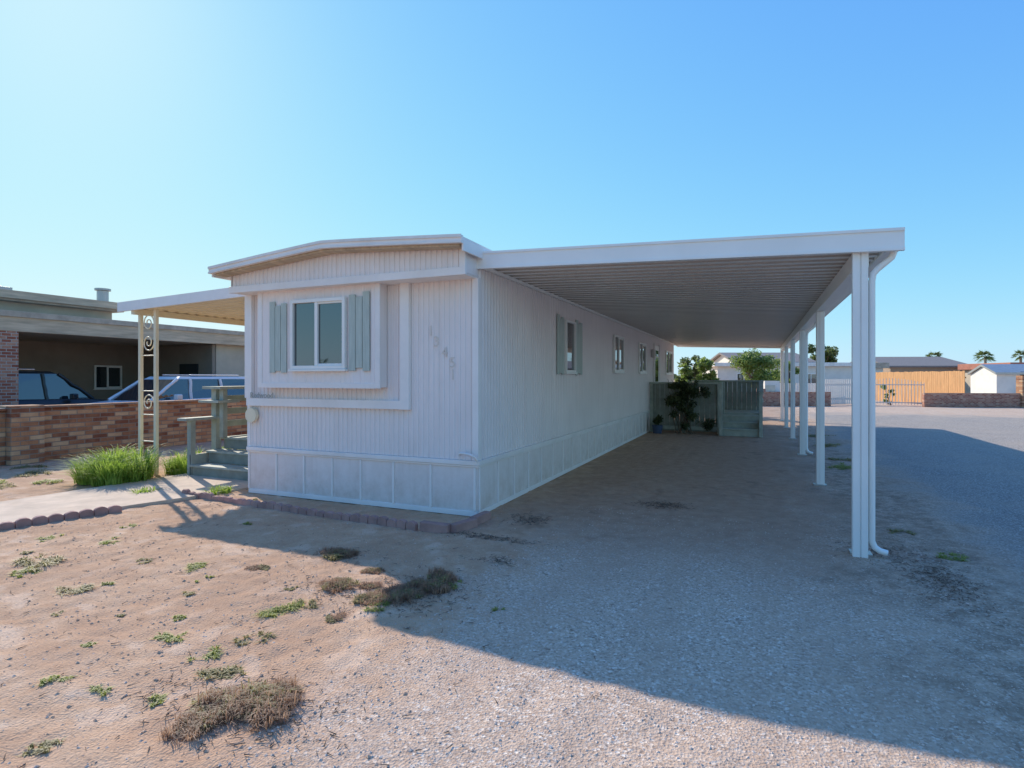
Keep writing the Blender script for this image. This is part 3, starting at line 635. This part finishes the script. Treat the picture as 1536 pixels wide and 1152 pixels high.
def palm(x,y,h,r):
    e=empty('fan_palm'); limb('trunk',(x,y,0),(x+U(-.2,.2),y,h),.22,.16,PALMB,e); vs=[];fs=[]
    for i in range(46):
        a=U(0,6.28); el=U(-.7,1.3); d=Vector((math.cos(a)*math.cos(el),math.sin(a)*math.cos(el),math.sin(el))); L=r*U(.7,1.05); s=d.cross(Vector((0,0,1))).normalized()
        for k in range(7):
            f=(k-3)/3; tip=Vector((x,y,h))+d*L+s*f*L*.45+Vector((0,0,-.18*L*(1+f*f)))-d*abs(f)*L*.25; mid=Vector((x,y,h))+d*L*.5+s*f*L*.18
            b=len(vs); q=Vector((0,0,.035*r)); vs+=[Vector((x,y,h))+d*L*.3,mid+q,tip,mid-q]; fs.append((b,b+1,b+2,b+3))
    mesh('fronds',vs,fs,LG,e)
palm(24.4,84.9,4.3,1.4); palm(32.3,93.7,4.6,1.5); palm(39.3,102,4.9,1.5)
def treeline(name,pts,h,n,size):
    bl=[(x+U(-3,3),y+U(-3,3),h*U(.2,.6),h*U(.35,.7)) for x,y in pts]; e=empty(name); leafcloud('foliage',bl,n,size,LG,e)
treeline('distant_tree_line',[(-60+i*4.,170+.3*i) for i in range(60)],3.4,9000,.6)
treeline('distant_tree_line',[(-40+i*2.5,-42+U(-3,3)) for i in range(36)],5,6000,.45)
house('flat_roof_house',6,-34,.1,16,8,2.8,3.1,STUC,ROOFG,False)
# ------------------------------------------------------------------ sky, sun, camera
Wd=bpy.data.worlds.new('World'); S.world=Wd; Wd.use_nodes=True; nt=Wd.node_tree; bg=nt.nodes['Background']
sk=nt.nodes.new('ShaderNodeTexSky'); sk.sky_type='NISHITA'; sk.sun_disc=False
tosun=Vector((-4.25,2.2,2.95)).normalized()
el=math.asin(tosun.z); az_=math.atan2(tosun.x,tosun.y)
sk.sun_elevation=el; sk.sun_rotation=az_; sk.altitude=0; sk.air_density=1.0; sk.dust_density=.25; sk.ozone_density=2.0
# soft shoulder per channel so the glow near the sun does not burn out:  y = (1-exp(-k x))/0.15
sp=nt.nodes.new('ShaderNodeSeparateColor'); cbn=nt.nodes.new('ShaderNodeCombineColor'); nt.links.new(sk.outputs[0],sp.inputs[0])
for i,(k,top) in enumerate(((.9,1.0),(1.9,1.0),(6.0,1.0))):
    a=nt.nodes.new('ShaderNodeMath'); a.operation='MULTIPLY'; a.inputs[1].default_value=-k*.15; nt.links.new(sp.outputs[i],a.inputs[0])
    b=nt.nodes.new('ShaderNodeMath'); b.operation='EXPONENT'; nt.links.new(a.outputs[0],b.inputs[0])
    c=nt.nodes.new('ShaderNodeMath'); c.operation='SUBTRACT'; c.inputs[0].default_value=1; nt.links.new(b.outputs[0],c.inputs[1])
    d=nt.nodes.new('ShaderNodeMath'); d.operation='MULTIPLY'; d.inputs[1].default_value=top/.15; nt.links.new(c.outputs[0],d.inputs[0]); nt.links.new(d.outputs[0],cbn.inputs[i])
nt.links.new(cbn.outputs[0],bg.inputs[0]); bg.inputs[1].default_value=.15
sl=bpy.data.lights.new('sun','SUN'); sl.energy=5; sl.angle=math.radians(.5); sl.color=(1,.92,.80)
so=bpy.data.objects.new('sun',sl); col.objects.link(so); so.rotation_euler=(-tosun).to_track_quat('-Z','Y').to_euler(); so.location=(-40,20,30)
cd=bpy.data.cameras.new('camera'); cam=bpy.data.objects.new('camera',cd); col.objects.link(cam)
cd.sensor_width=36; cd.lens=854/1536*36; cd.shift_y=-9/1536; cd.clip_end=6000; cd.clip_start=.05
cam.location=(3.0,-5.95,1.62); cam.rotation_euler=(math.pi/2,0,math.radians(23.26)); S.camera=cam
